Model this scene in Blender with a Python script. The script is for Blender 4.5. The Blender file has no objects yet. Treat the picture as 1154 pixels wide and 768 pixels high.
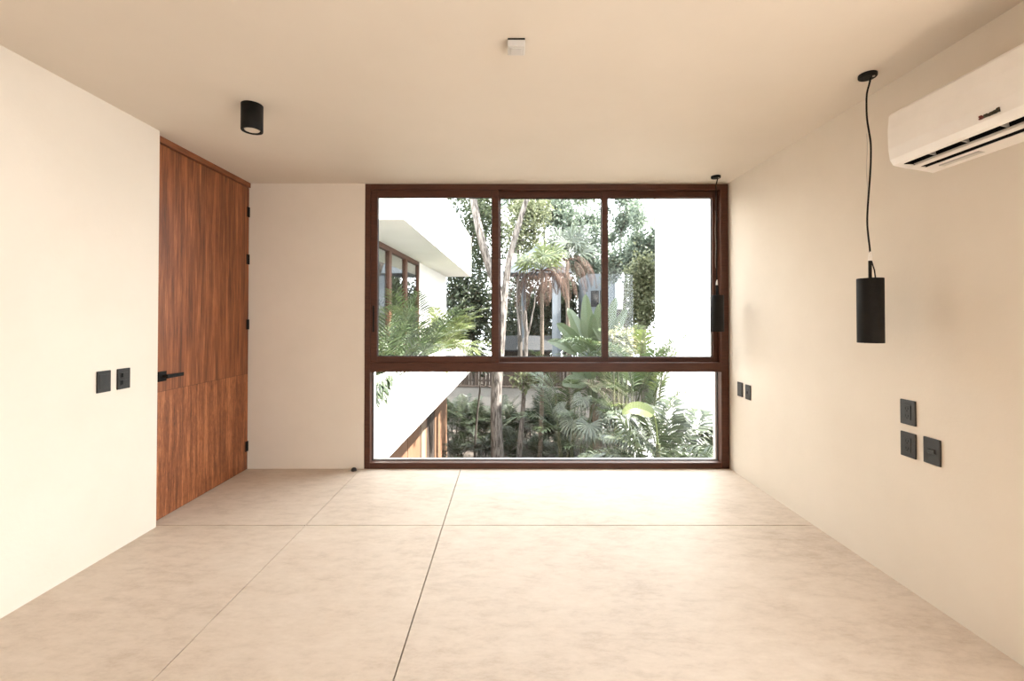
import bpy, math, random
from mathutils import Vector, Matrix, Quaternion

scene = bpy.context.scene
COL = scene.collection
PI = math.pi

# ------------------------------------------------------------------ camera numbers
F = 500.0                      # focal length in pixels of the 1154 x 768 frame
CX, CY = 573.0, 360.0          # where the far end of the room's parallels meet
EYE = 1.357                    # eye height above the floor


def at(px, py, d):
    """world point seen at a pixel of the photograph at depth d"""
    return Vector(((px - CX) * d / F, d, EYE - (py - CY) * d / F))


# ------------------------------------------------------------------ mesh helper
class MB:
    def __init__(self):
        self.v, self.f = [], []

    def add(self, verts, faces):
        b = len(self.v)
        self.v.extend(Vector(p) for p in verts)
        self.f.extend(tuple(b + i for i in q) for q in faces)
        return self

    def box(self, x0, x1, y0, y1, z0, z1):
        x0, x1 = min(x0, x1), max(x0, x1)
        y0, y1 = min(y0, y1), max(y0, y1)
        z0, z1 = min(z0, z1), max(z0, z1)
        return self.add([(x0, y0, z0), (x1, y0, z0), (x1, y1, z0), (x0, y1, z0),
                         (x0, y0, z1), (x1, y0, z1), (x1, y1, z1), (x0, y1, z1)],
                        [(0, 3, 2, 1), (4, 5, 6, 7), (0, 1, 5, 4), (1, 2, 6, 5), (2, 3, 7, 6), (3, 0, 4, 7)])

    def prism(self, pts, z0, z1):
        """vertical prism over a counter-clockwise footprint"""
        n = len(pts)
        vs = [(p[0], p[1], z0) for p in pts] + [(p[0], p[1], z1) for p in pts]
        fs = [tuple(range(n - 1, -1, -1)), tuple(range(n, 2 * n))]
        fs += [(i, (i + 1) % n, n + (i + 1) % n, n + i) for i in range(n)]
        return self.add(vs, fs)

    def extrude_y(self, prof, y0, y1):
        """(x, z) profile swept along y"""
        n = len(prof)
        vs = [(p[0], y0, p[1]) for p in prof] + [(p[0], y1, p[1]) for p in prof]
        fs = [tuple(range(n - 1, -1, -1)), tuple(range(n, 2 * n))]
        fs += [(i, (i + 1) % n, n + (i + 1) % n, n + i) for i in range(n)]
        return self.add(vs, fs)

    def tube(self, path, radii, n=8, cap=True):
        path = [Vector(p) for p in path]
        if not hasattr(radii, '__len__'):
            radii = [radii] * len(path)
        vs, fs = [], []
        ref = Vector((0.3, 0.9, 0.1)).normalized()
        for i, p in enumerate(path):
            t = (path[min(i + 1, len(path) - 1)] - path[max(i - 1, 0)]).normalized()
            a = t.cross(ref)
            if a.length < 0.05:
                a = t.cross(Vector((1, 0, 0)))
            a.normalize()
            b = t.cross(a).normalized()
            for k in range(n):
                g = 2 * PI * k / n
                vs.append(p + (a * math.cos(g) + b * math.sin(g)) * radii[i])
        for i in range(len(path) - 1):
            for k in range(n):
                k2 = (k + 1) % n
                fs.append((i * n + k, i * n + k2, (i + 1) * n + k2, (i + 1) * n + k))
        if cap:
            # end caps on their own vertices, so smooth shading stops at the rim
            m = (len(path) - 1) * n
            q = len(vs)
            vs += [Vector(v) for v in vs[:n]] + [Vector(v) for v in vs[m:m + n]]
            fs.append(tuple(range(q + n - 1, q - 1, -1)))
            fs.append(tuple(range(q + n, q + 2 * n)))
        return self.add(vs, fs)

    def lathe(self, cx, cy, prof, n=40):
        """(r, z) profile turned round a vertical axis"""
        vs, fs = [], []
        for r, z in prof:
            for k in range(n):
                g = 2 * PI * k / n
                vs.append((cx + r * math.cos(g), cy + r * math.sin(g), z))
        m = len(prof)
        for i in range(m - 1):
            for k in range(n):
                k2 = (k + 1) % n
                fs.append((i * n + k, i * n + k2, (i + 1) * n + k2, (i + 1) * n + k))
        fs.append(tuple(range(n - 1, -1, -1)))
        fs.append(tuple(range((m - 1) * n, m * n)))
        return self.add(vs, fs)

    def build(self, name, mat, parent=None, origin=None, smooth=False, bevel=0.0, seg=2):
        o0 = Vector(origin) if origin is not None else (Vector(parent['_o']) if parent is not None and '_o' in parent else Vector((0, 0, 0)))
        me = bpy.data.meshes.new(name)
        me.from_pydata([tuple(v - o0) for v in self.v], [], self.f)
        me.materials.append(mat)
        if smooth:
            me.polygons.foreach_set('use_smooth', [True] * len(me.polygons))
        me.update()
        o = bpy.data.objects.new(name, me)
        COL.objects.link(o)
        if parent is not None:
            o.parent = parent
            po = Vector(parent['_o']) if '_o' in parent else Vector((0, 0, 0))
            o.location = o0 - po
        else:
            o.location = o0
        o['_o'] = tuple(o0)
        if bevel:
            md = o.modifiers.new('bevel', 'BEVEL')
            md.width = bevel
            md.segments = seg
            md.limit_method = 'ANGLE'
            md.angle_limit = math.radians(40)
        return o


def tag(o, label, cat, group=None, kind=None):
    o['label'] = label
    o['category'] = cat
    if group:
        o['group'] = group
    if kind:
        o['kind'] = kind
    return o


def thing(name, loc, label, cat, group=None, kind=None):
    o = bpy.data.objects.new(name, None)
    COL.objects.link(o)
    o.empty_display_size = 0.1
    o.location = loc
    o['_o'] = tuple(loc)
    return tag(o, label, cat, group, kind)


def copy_tree(o, loc=None, label=None, parent=None, scale=None, rotz=None):
    c = o.copy()
    COL.objects.link(c)
    if parent is not None:
        c.parent = parent
    if loc is not None:
        c.location = loc
    if scale is not None:
        c.scale = scale
    if rotz is not None:
        c.rotation_euler = (0, 0, rotz)
    if label:
        c['label'] = label
    for ch in list(o.children):
        copy_tree(ch, parent=c)
    return c


# ------------------------------------------------------------------ materials
def new_mat(name):
    m = bpy.data.materials.new(name)
    m.use_nodes = True
    nt = m.node_tree
    nt.nodes.clear()
    out = nt.nodes.new('ShaderNodeOutputMaterial')
    return m, nt, out


def N(nt, t, **kw):
    n = nt.nodes.new(t)
    for k, v in kw.items():
        if k in n.inputs:
            n.inputs[k].default_value = v
        else:
            setattr(n, k, v)
    return n


def ramp(nt, fac, stops):
    r = nt.nodes.new('ShaderNodeValToRGB')
    e = r.color_ramp.elements
    while len(e) > 1:
        e.remove(e[-1])
    e[0].position = stops[0][0]
    e[0].color = (*stops[0][1], 1)
    for p, c in stops[1:]:
        q = e.new(p)
        q.color = (*c, 1)
    nt.links.new(fac, r.inputs[0])
    return r


def noisy(name, c0, c1, scale=3.0, rough=0.8, bump=0.0, bscale=60.0, spec=0.3, stretch=(1, 1, 1), metal=0.0, detail=6.0, lo=0.35, hi=0.65):
    m, nt, out = new_mat(name)
    L = nt.links.new
    tc = N(nt, 'ShaderNodeTexCoord')
    mp = N(nt, 'ShaderNodeMapping')
    mp.inputs['Scale'].default_value = stretch
    L(tc.outputs['Object'], mp.inputs[0])
    nz = N(nt, 'ShaderNodeTexNoise', Scale=scale, Detail=detail, Roughness=0.6)
    L(mp.outputs[0], nz.inputs['Vector'])
    r = ramp(nt, nz.outputs['Fac'], [(lo, c0), (hi, c1)])
    b = N(nt, 'ShaderNodeBsdfPrincipled', Roughness=rough, Metallic=metal)
    b.inputs['Specular IOR Level'].default_value = spec
    L(r.outputs[0], b.inputs['Base Color'])
    if bump:
        n2 = N(nt, 'ShaderNodeTexNoise', Scale=bscale, Detail=5.0)
        L(tc.outputs['Object'], n2.inputs['Vector'])
        bp = N(nt, 'ShaderNodeBump', Strength=bump, Distance=0.01)
        L(n2.outputs['Fac'], bp.inputs['Height'])
        L(bp.outputs[0], b.inputs['Normal'])
    L(b.outputs[0], out.inputs[0])
    return m


def leaf_mat(name, c0, c1, trans=0.35, rough=0.45, spec=0.4):
    """leaf: every separate leaf gets its own tint; some light passes through"""
    m, nt, out = new_mat(name)
    L = nt.links.new
    g = N(nt, 'ShaderNodeNewGeometry')
    c0, c1 = [tuple(x * 0.48 for x in c) for c in (c0, c1)]
    r = ramp(nt, g.outputs['Random Per Island'], [(0.0, c0), (1.0, c1)])
    b = N(nt, 'ShaderNodeBsdfPrincipled', Roughness=rough)
    b.inputs['Specular IOR Level'].default_value = spec
    L(r.outputs[0], b.inputs['Base Color'])
    t = N(nt, 'ShaderNodeBsdfTranslucent')
    L(r.outputs[0], t.inputs[0])
    mx = N(nt, 'ShaderNodeMixShader')
    mx.inputs[0].default_value = trans
    L(b.outputs[0], mx.inputs[1])
    L(t.outputs[0], mx.inputs[2])
    L(mx.outputs[0], out.inputs[0])
    return m


def glass_mat(name, tint=(0.97, 0.98, 0.98), base=0.014, top=0.6, power=5.0):
    m, nt, out = new_mat(name)
    L = nt.links.new
    lw = N(nt, 'ShaderNodeLayerWeight', Blend=0.5)
    p = N(nt, 'ShaderNodeMath', operation='POWER')
    L(lw.outputs['Facing'], p.inputs[0])
    p.inputs[1].default_value = power
    ma = N(nt, 'ShaderNodeMath', operation='MULTIPLY_ADD')
    L(p.outputs[0], ma.inputs[0])
    ma.inputs[1].default_value = top
    ma.inputs[2].default_value = base
    tr = N(nt, 'ShaderNodeBsdfTransparent')
    tr.inputs[0].default_value = (*tint, 1)
    gl = N(nt, 'ShaderNodeBsdfGlossy', Roughness=0.0)
    mx = N(nt, 'ShaderNodeMixShader')
    L(ma.outputs[0], mx.inputs[0])
    L(tr.outputs[0], mx.inputs[1])
    L(gl.outputs[0], mx.inputs[2])
    L(mx.outputs[0], out.inputs[0])
    return m


def veneer_mat(name):
    """three rows of walnut veneer, five strips wide, grain running upwards"""
    m, nt, out = new_mat(name)
    L = nt.links.new
    g = N(nt, 'ShaderNodeNewGeometry')
    sx = N(nt, 'ShaderNodeSeparateXYZ')
    L(g.outputs['Position'], sx.inputs[0])

    def math_(op, a, b=None, c=None):
        n = N(nt, 'ShaderNodeMath', operation=op)
        for i, q in enumerate((a, b, c)):
            if q is None:
                continue
            if isinstance(q, (int, float)):
                n.inputs[i].default_value = q
            else:
                L(q, n.inputs[i])
        return n.outputs[0]

    y, z = sx.outputs['Y'], sx.outputs['Z']
    u = math_('DIVIDE', math_('SUBTRACT', y, 2.888), 0.2655)
    strip = math_('FLOOR', u)
    fu = math_('SUBTRACT', u, strip)
    row = math_('GREATER_THAN', z, 0.865)
    # book-matched: every other strip mirrored
    odd = math_('PINGPONG', u, 1.0)
    cell = math_('ADD', math_('MULTIPLY', row, 7.3), math_('MULTIPLY', strip, 0.17))
    cv = N(nt, 'ShaderNodeCombineXYZ')
    L(math_('MULTIPLY', odd, 0.2655), cv.inputs[0])
    L(cell, cv.inputs[1])
    L(z, cv.inputs[2])
    mp = N(nt, 'ShaderNodeMapping')
    mp.inputs['Scale'].default_value = (1, 1, 0.055)
    L(cv.outputs[0], mp.inputs[0])
    n1 = N(nt, 'ShaderNodeTexNoise', Scale=30.0, Detail=5.0, Roughness=0.65, Distortion=0.4)
    L(mp.outputs[0], n1.inputs['Vector'])
    mp2 = N(nt, 'ShaderNodeMapping')
    mp2.inputs['Scale'].default_value = (1, 1, 0.025)
    L(cv.outputs[0], mp2.inputs[0])
    n2 = N(nt, 'ShaderNodeTexNoise', Scale=150.0, Detail=3.0, Roughness=0.7)
    L(mp2.outputs[0], n2.inputs['Vector'])
    # short dark pores and pale ticks
    mp3 = N(nt, 'ShaderNodeMapping')
    mp3.inputs['Scale'].default_value = (1, 1, 0.16)
    L(cv.outputs[0], mp3.inputs[0])
    n3 = N(nt, 'ShaderNodeTexNoise', Scale=75.0, Detail=5.0, Roughness=0.75, Distortion=1.2)
    L(mp3.outputs[0], n3.inputs['Vector'])
    low = math_('LESS_THAN', row, 0.5)
    w3 = math_('MULTIPLY_ADD', low, 0.34, 0.12)
    mix = math_('ADD', math_('MULTIPLY', n1.outputs['Fac'], 0.62), math_('MULTIPLY', n2.outputs['Fac'], 0.30))
    mix = math_('ADD', mix, math_('MULTIPLY', math_('SUBTRACT', n3.outputs['Fac'], 0.42), w3))
    r = ramp(nt, mix, [(0.30, (0.050, 0.014, 0.006)), (0.42, (0.145, 0.044, 0.015)), (0.52, (0.245, 0.080, 0.028)), (0.64, (0.44, 0.165, 0.064))])
    # seams between strips show in the top row only, the row seams everywhere
    de = math_('MINIMUM', fu, math_('SUBTRACT', 1.0, fu))
    l1 = math_('LESS_THAN', math_('ABSOLUTE', math_('SUBTRACT', de, 0.050)), 0.012)
    l2 = math_('LESS_THAN', de, 0.012)
    fade = N(nt, 'ShaderNodeMapRange', interpolation_type='SMOOTHSTEP')
    L(z, fade.inputs[0])
    fade.inputs['From Min'].default_value = 1.90
    fade.inputs['From Max'].default_value = 2.30
    seam = math_('MULTIPLY', math_('MAXIMUM', l1, math_('MULTIPLY', l2, 0.6)), fade.outputs[0])
    hs = math_('LESS_THAN', math_('ABSOLUTE', math_('SUBTRACT', z, 0.865)), 0.0022)
    dark = math_('SUBTRACT', 1.0, math_('MULTIPLY', math_('MAXIMUM', seam, hs), 0.42))
    mx = N(nt, 'ShaderNodeMix', data_type='RGBA', blend_type='MULTIPLY')
    mx.inputs['Factor'].default_value = 1.0
    L(r.outputs[0], mx.inputs[6])
    cb = N(nt, 'ShaderNodeCombineColor')
    for i in range(3):
        L(dark, cb.inputs[i])
    L(cb.outputs[0], mx.inputs[7])
    b = N(nt, 'ShaderNodeBsdfPrincipled', Roughness=0.42)
    b.inputs['Specular IOR Level'].default_value = 0.35
    L(mx.outputs[2], b.inputs['Base Color'])
    bp = N(nt, 'ShaderNodeBump', Strength=0.15, Distance=0.002)
    L(n2.outputs['Fac'], bp.inputs['Height'])
    L(bp.outputs[0], b.inputs['Normal'])
    L(b.outputs[0], out.inputs[0])
    return m


def floor_mat(name):
    """trowelled cream limestone screed with cloudy blotches and fine scratches"""
    m, nt, out = new_mat(name)
    L = nt.links.new
    tc = N(nt, 'ShaderNodeTexCoord')
    n1 = N(nt, 'ShaderNodeTexNoise', Scale=1.3, Detail=10.0, Roughness=0.66, Distortion=0.15)
    L(tc.outputs['Object'], n1.inputs['Vector'])
    mp = N(nt, 'ShaderNodeMapping')
    mp.inputs['Scale'].default_value = (1.0, 2.4, 1)
    mp.inputs['Rotation'].default_value = (0, 0, 0.35)
    L(tc.outputs['Object'], mp.inputs[0])
    n2 = N(nt, 'ShaderNodeTexNoise', Scale=7.0, Detail=12.0, Roughness=0.75, Distortion=0.15)
    L(mp.outputs[0], n2.inputs['Vector'])
    a = N(nt, 'ShaderNodeMath', operation='MULTIPLY_ADD')
    L(n2.outputs['Fac'], a.inputs[0])
    a.inputs[1].default_value = 0.55
    s = N(nt, 'ShaderNodeMath', operation='MULTIPLY')
    L(n1.outputs['Fac'], s.inputs[0])
    s.inputs[1].default_value = 0.45
    L(s.outputs[0], a.inputs[2])
    r = ramp(nt, a.outputs[0], [(0.36, FLOOR_D), (0.5, FLOOR_M), (0.64, FLOOR_L)])
    b = N(nt, 'ShaderNodeBsdfPrincipled', Roughness=0.5)
    b.inputs['Specular IOR Level'].default_value = 0.25
    L(r.outputs[0], b.inputs['Base Color'])
    rr = N(nt, 'ShaderNodeMapRange')
    L(n2.outputs['Fac'], rr.inputs[0])
    rr.inputs['To Min'].default_value = 0.40
    rr.inputs['To Max'].default_value = 0.62
    L(rr.outputs[0], b.inputs['Roughness'])
    bp = N(nt, 'ShaderNodeBump', Strength=0.05, Distance=0.003)
    L(n2.outputs['Fac'], bp.inputs['Height'])
    L(bp.outputs[0], b.inputs['Normal'])
    L(b.outputs[0], out.inputs[0])
    return m


FLOOR_D, FLOOR_M, FLOOR_L = (0.425, 0.338, 0.262), (0.545, 0.452, 0.366), (0.61, 0.52, 0.432)
M = {}
M['wall'] = noisy('cream_stucco', (0.640, 0.568, 0.482), (0.670, 0.598, 0.512), 1.6, 0.9, 0.06, 45, 0.1)
M['ceiling'] = noisy('cream_plaster', (0.630, 0.562, 0.482), (0.655, 0.587, 0.507), 1.2, 0.9, 0.05, 30, 0.1)
M['floor'] = floor_mat('limestone_screed')
M['joint'] = noisy('dark_joint', (0.10, 0.075, 0.055), (0.20, 0.15, 0.11), 14, 0.9)
M['veneer'] = veneer_mat('walnut_veneer')
M['walnut'] = noisy('walnut_solid', (0.14, 0.042, 0.015), (0.24, 0.078, 0.028), 9, 0.45, stretch=(6, 1, 6), spec=0.35)
M['frame'] = noisy('brown_window_metal', (0.050, 0.016, 0.008), (0.076, 0.026, 0.013), 14, 0.45, stretch=(0.6, 8, 8), spec=0.3)
M['rubber'] = noisy('black_gasket', (0.012, 0.010, 0.009), (0.02, 0.017, 0.015), 20, 0.6)
M['glass'] = glass_mat('clear_pane')
M['wing_glass'] = glass_mat('reflecting_pane', (0.75, 0.78, 0.78), 0.10, 0.7, 2.0)
M['black'] = noisy('matt_black_metal', (0.0060, 0.0050, 0.0042), (0.010, 0.0085, 0.007), 30, 0.6, spec=0.18)
M['plate'] = noisy('black_plastic', (0.013, 0.0108, 0.009), (0.019, 0.016, 0.0135), 30, 0.42, spec=0.28)
M['slot'] = noisy('dark_void', (0.004, 0.004, 0.004), (0.008, 0.007, 0.006), 30, 0.8, spec=0.1)
M['white_plastic'] = noisy('white_plastic', (0.74, 0.70, 0.66), (0.78, 0.74, 0.70), 6, 0.35, spec=0.45)
M['sensor_plastic'] = noisy('pale_grey_plastic', (0.50, 0.47, 0.44), (0.54, 0.51, 0.48), 6, 0.4, spec=0.4)  # even tone, greyer than the white plastic
M['wing_frame'] = noisy('brown_wing_frame', (0.055, 0.020, 0.010), (0.085, 0.032, 0.017), 9, 0.5, stretch=(6, 6, 1))
M['grey_plastic'] = noisy('grey_plastic', (0.36, 0.33, 0.30), (0.42, 0.39, 0.36), 12, 0.45, spec=0.4)
M['lens'] = noisy('frosted_lamp_lens', (0.62, 0.55, 0.47), (0.72, 0.64, 0.55), 12, 0.3, spec=0.5)
M['logo_dark'] = noisy('logo_print', (0.05, 0.042, 0.025), (0.07, 0.06, 0.04), 30, 0.5)
M['logo_red'] = noisy('logo_print_red', (0.16, 0.03, 0.025), (0.2, 0.04, 0.03), 30, 0.5)
M['white_wall'] = noisy('white_render', (0.70, 0.665, 0.62), (0.74, 0.705, 0.66), 1.4, 0.9, 0.05, 30, 0.1)
M['grey_wall'] = noisy('weathered_render', (0.22, 0.20, 0.182), (0.30, 0.28, 0.255), 0.9, 0.9, 0.08, 12, 0.1)
M['dark_stone'] = noisy('dark_stone', (0.12, 0.11, 0.10), (0.17, 0.16, 0.145), 2.0, 0.8)
M['blue_wall'] = noisy('pale_blue_render', (0.155, 0.172, 0.190), (0.18, 0.198, 0.216), 1.0, 0.85)
M['annex_wall'] = noisy('annex_render', (0.34, 0.35, 0.36), (0.38, 0.39, 0.40), 1.0, 0.85)
M['dark_glass'] = noisy('dark_window_glass', (0.02, 0.02, 0.022), (0.03, 0.03, 0.033), 3, 0.08, spec=0.6)
M['cedar'] = noisy('reddish_cedar', (0.16, 0.082, 0.047), (0.23, 0.125, 0.075), 5, 0.6, stretch=(5, 5, 0.4))
M['pale_wood'] = noisy('pale_wood', (0.24, 0.17, 0.12), (0.30, 0.22, 0.16), 5, 0.6, stretch=(5, 5, 0.4))
M['fence'] = noisy('dark_fence_wood', (0.024, 0.016, 0.012), (0.055, 0.038, 0.028), 4, 0.8, stretch=(7, 7, 0.5))
M['shed_roof'] = noisy('grey_shingle', (0.012, 0.013, 0.014), (0.024, 0.025, 0.027), 7, 0.7, stretch=(1, 1, 4))
M['soil'] = noisy('soil', (0.035, 0.028, 0.022), (0.075, 0.06, 0.048), 2.2, 0.95, 0.3, 20)
M['bark_pale'] = noisy('pale_bark', (0.050, 0.040, 0.034), (0.20, 0.174, 0.156), 5, 0.9, 0.4, 14, stretch=(4.5, 4.5, 0.8), detail=8, lo=0.42, hi=0.57)
M['bark_grey'] = noisy('grey_bark', (0.045, 0.037, 0.030), (0.11, 0.092, 0.077), 6, 0.9, 0.3, 18, stretch=(2, 2, 0.6))
M['bark_palm'] = noisy('palm_trunk', (0.085, 0.066, 0.050), (0.16, 0.125, 0.096), 12, 0.9, 0.3, 30, stretch=(0.5, 0.5, 3))
M['stem'] = noisy('green_stem', (0.035, 0.042, 0.017), (0.075, 0.078, 0.033), 5, 0.6)
M['leaf_dark'] = leaf_mat('dark_leaves', (0.022, 0.034, 0.016), (0.075, 0.098, 0.050))
M['leaf_mid'] = leaf_mat('mid_leaves', (0.045, 0.065, 0.028), (0.13, 0.16, 0.075))
M['leaf_blue'] = leaf_mat('blue_green_leaves', (0.05, 0.078, 0.055), (0.14, 0.19, 0.14))
M['leaf_yellow'] = leaf_mat('yellow_green_leaves', (0.12, 0.14, 0.06), (0.32, 0.34, 0.19), 0.4)
M['leaf_hazed'] = leaf_mat('hazed_leaves', (0.10, 0.135, 0.095), (0.32, 0.38, 0.28), 0.45)  # leaf colour lightened to paint in haze over the upper crowns
M['palm_lime'] = leaf_mat('lime_palm', (0.115, 0.15, 0.045), (0.24, 0.285, 0.105), 0.4)
M['palm_green'] = leaf_mat('palm_green', (0.045, 0.075, 0.026), (0.11, 0.155, 0.06), 0.3, 0.35, 0.5)
M['palm_grey'] = leaf_mat('palm_grey_green', (0.050, 0.068, 0.042), (0.13, 0.158, 0.102), 0.3, 0.38, 0.5)
M['palm_thicket'] = leaf_mat('palm_thicket', (0.024, 0.036, 0.017), (0.120, 0.145, 0.082), 0.25, 0.36, 0.45)  # wide tint range between leaflets paints in glints and dark gaps
M['palm_dead'] = leaf_mat('dead_palm', (0.055, 0.029, 0.021), (0.18, 0.105, 0.076), 0.25, 0.7, 0.2)
M['broad'] = leaf_mat('broad_leaf', (0.060, 0.092, 0.042), (0.20, 0.255, 0.14), 0.35, 0.33, 0.5)
M['banana_lime'] = leaf_mat('banana_lime', (0.20, 0.24, 0.085), (0.23, 0.27, 0.105), 0.45, 0.4, 0.4)
M['blossom'] = leaf_mat('cream_blossom', (0.36, 0.34, 0.17), (0.55, 0.52, 0.30), 0.35, 0.6, 0.2)



def scale_albedo(names, k):
    for n in names:
        for nd in M[n].node_tree.nodes:
            if nd.type == 'VALTORGB':
                for e in nd.color_ramp.elements:
                    e.color = (e.color[0] * k, e.color[1] * k, e.color[2] * k, 1)


scale_albedo(['grey_wall', 'blue_wall', 'cedar', 'pale_wood', 'fence', 'shed_roof', 'soil', 'bark_pale', 'bark_grey', 'bark_palm', 'stem'], 0.72)

# ------------------------------------------------------------------ room shell
XL, XD, XR = -2.30, -2.362, 2.01          # left wall, door face, right wall
YB, YN = 4.04, -2.7                       # window wall, wall behind
H = 2.60
YO = 4.30                                 # outer face of the window wall
YC = 2.912                                # where the left wall ends and the door niche begins
WX0, WX1 = -1.309, 2.004                  # window


def struct(name, mb, mat, label, cat, **kw):
    return tag(mb.build(name, mat, **kw), label, cat, None, 'structure')


# floor: slabs cast side by side with thin open joints over a dark bed
jx1, jx2, jy, jy2 = -1.336, -0.432, 2.937, -1.0
fl = MB()
xs = [XL - 0.14, jx1, jx2, XR + 0.02]
ys = [YN, jy2, jy, YB + 0.02]
gx = [0.0, 0.0020, 0.0030, 0.0]
gy = [0.0, 0.0022, 0.0040, 0.0]
for i in range(3):
    for j in range(3):
        fl.box(xs[i] + gx[i], xs[i + 1] - gx[i + 1], ys[j] + gy[j], ys[j + 1] - gy[j + 1], -0.02, 0.0)
flo = struct('floor', fl, M['floor'], 'cream trowelled stone floor cut by thin dark joints', 'floor')
MB().box(XL - 0.2, XR + 0.1, YN, YO - 0.02, -0.30, -0.02).build('joint_bed', M['joint'], flo)

struct('ceiling', MB().box(XL - 0.25, XR + 0.2, YN - 0.2, YO, H, H + 0.3), M['ceiling'], 'plain warm cream plaster ceiling over the whole room', 'ceiling')
lw = MB().box(XL - 0.25, XL, YN - 0.2, YC, -0.02, H)
lw.box(XL - 0.25, XD - 0.06, YC, YO, -0.02, H)
struct('wall_left', lw, M['wall'], 'bright cream left wall in front of the wooden door', 'wall')
RY0, RY1, RZ1 = -1.9, 1.1, 2.45             # unseen opening added in the right wall to light the room
wr = MB().box(XR, XR + 0.2, RY1, YO, -0.3, H).box(XR, XR + 0.2, YN - 0.2, RY0, -0.3, H).box(XR, XR + 0.2, RY0, RY1, RZ1, H).box(XR, XR + 0.2, RY0, RY1, -0.3, -0.02)
struct('wall_right', wr, M['wall'], 'long cream right wall behind the pendants and air conditioner', 'wall')
wb = MB().box(XD - 0.06, WX0, YB, YO, -0.02, H)
wb.box(WX0, WX1 + 0.006, YB + 0.004, YO, 2.594, H)
struct('wall_back', wb, M['wall'], 'narrow beige wall between door and window', 'wall')
# outside, under the window: the white rendered front of the storey below, with its sill
struct('wall_outside', MB().box(XL - 0.25, XR + 0.2, YB + 0.125, YO, -3.0, 0.018), M['white_wall'], 'white rendered sill and house front below the big window', 'wall')
sj = MB().box(WX1 - 0.026, WX1 + 0.006, YB + 0.125, YO, 0.018, 2.594)
sj.box(WX0, WX0 + 0.028, YB + 0.125, YO, 0.018, 2.594)
struct('trim_1', sj, M['white_wall'], 'white outer reveals on both sides of the big window', 'reveal')

# wall behind the photographer
wn = MB().box(XL, XR, YN - 0.2, YN, -0.02, H)
struct('wall_near', wn, M['wall'], 'plain cream wall behind the viewpoint', 'wall')

struct('terrace', MB().box(XR + 0.2, 7.0, -6.0, 2.2, -0.3, -0.03), M['dark_stone'], 'unseen stone terrace added outside the side opening', 'terrace')  # added out of view, belongs to the added side opening
struct('sun_block_eave', MB().box(XR + 0.2, 3.5, -4.0, 2.2, H, H + 0.2), M['white_wall'], 'unseen white eave added to keep sun out of the room', 'roof')  # added out of view to block direct sun through the side opening

# ------------------------------------------------------------------ window_1
win = thing('window_1', (0.35, YB, 0), 'large dark brown metal window filling the end wall', 'window', None, 'structure')
fy0, fy1 = YB - 0.004, YB + 0.125
fr = MB()
fr.box(WX0, -1.258, fy0, fy1, 0.0, 2.594)
fr.box(1.934, WX1, fy0, fy1, 0.0, 2.594)
fr.box(-1.258, 1.934, fy0, fy1, 2.540, 2.594)
fr.box(-1.258, 1.934, fy0, fy1, 0.0, 0.054)
fr.build('frame', M['frame'], win, bevel=0.003)
tr = MB().box(-1.258, 1.934, fy0 - 0.006, fy1, 0.878, 0.962)
tro = tr.build('transom', M['frame'], win, bevel=0.003)
# thin track line on top of the transom
MB().box(-1.258, 1.934, fy0 + 0.052, fy0 + 0.056, 0.962, 0.972).build('track', M['frame'], tro)


def sash(name, x0, x1, y0, y1, z0, z1, wl, wr, wt, wbm):
    f = MB()
    f.box(x0, x0 + wl, y0, y1, z0, z1)
    f.box(x1 - wr, x1, y0, y1, z0, z1)
    f.box(x0 + wl, x1 - wr, y0, y1, z1 - wt, z1)
    f.box(x0 + wl, x1 - wr, y0, y1, z0, z0 + wbm)
    o = f.build(name, M['frame'], win, bevel=0.003)
    ym = (y0 + y1) / 2
    MB().box(x0 + wl - 0.004, x1 - wr + 0.004, ym - 0.003, ym + 0.003, z0 + wbm - 0.004, z1 - wt + 0.004).build('pane', M['glass'], o)
    g = MB()
    a, b, c, d, e = x0 + wl, x1 - wr, z0 + wbm, z1 - wt, 0.005
    for (p, q, r_, s) in ((a, a + e, c, d), (b - e, b, c, d), (a, b, c, c + e), (a, b, d - e, d)):
        g.box(p, q, ym - 0.008, ym + 0.008, r_, s)
    g.build('gasket', M['rubber'], o)
    return o


s1 = sash('sliding_sash', -1.258, -0.087, YB + 0.006, YB + 0.048, 0.962, 2.540, 0.061, 0.064, 0.066, 0.056)
MB().box(-1.238, -1.222, YB - 0.001, YB + 0.008, 1.24, 1.48).build('latch', M['black'], s1, bevel=0.002)
sash('fixed_sash', -0.105, 0.895, YB + 0.060, YB + 0.100, 0.962, 2.540, 0.03, 0.030, 0.058, 0.045)
sash('fixed_sash', 0.866, 1.934, YB + 0.054, YB + 0.106, 0.962, 2.540, 0.055, 0.048, 0.056, 0.045)
lp = MB().box(-1.262, 1.938, YB + 0.072, YB + 0.078, 0.050, 0.882).build('lower_pane', M['glass'], win)
g = MB()
for (p, q, r_, s) in ((-1.258, -1.252, 0.054, 0.878), (1.928, 1.934, 0.054, 0.878), (-1.252, 1.928, 0.054, 0.060), (-1.252, 1.928, 0.872, 0.878)):
    g.box(p, q, YB + 0.066, YB + 0.084, r_, s)
g.build('gasket', M['rubber'], win)

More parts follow.
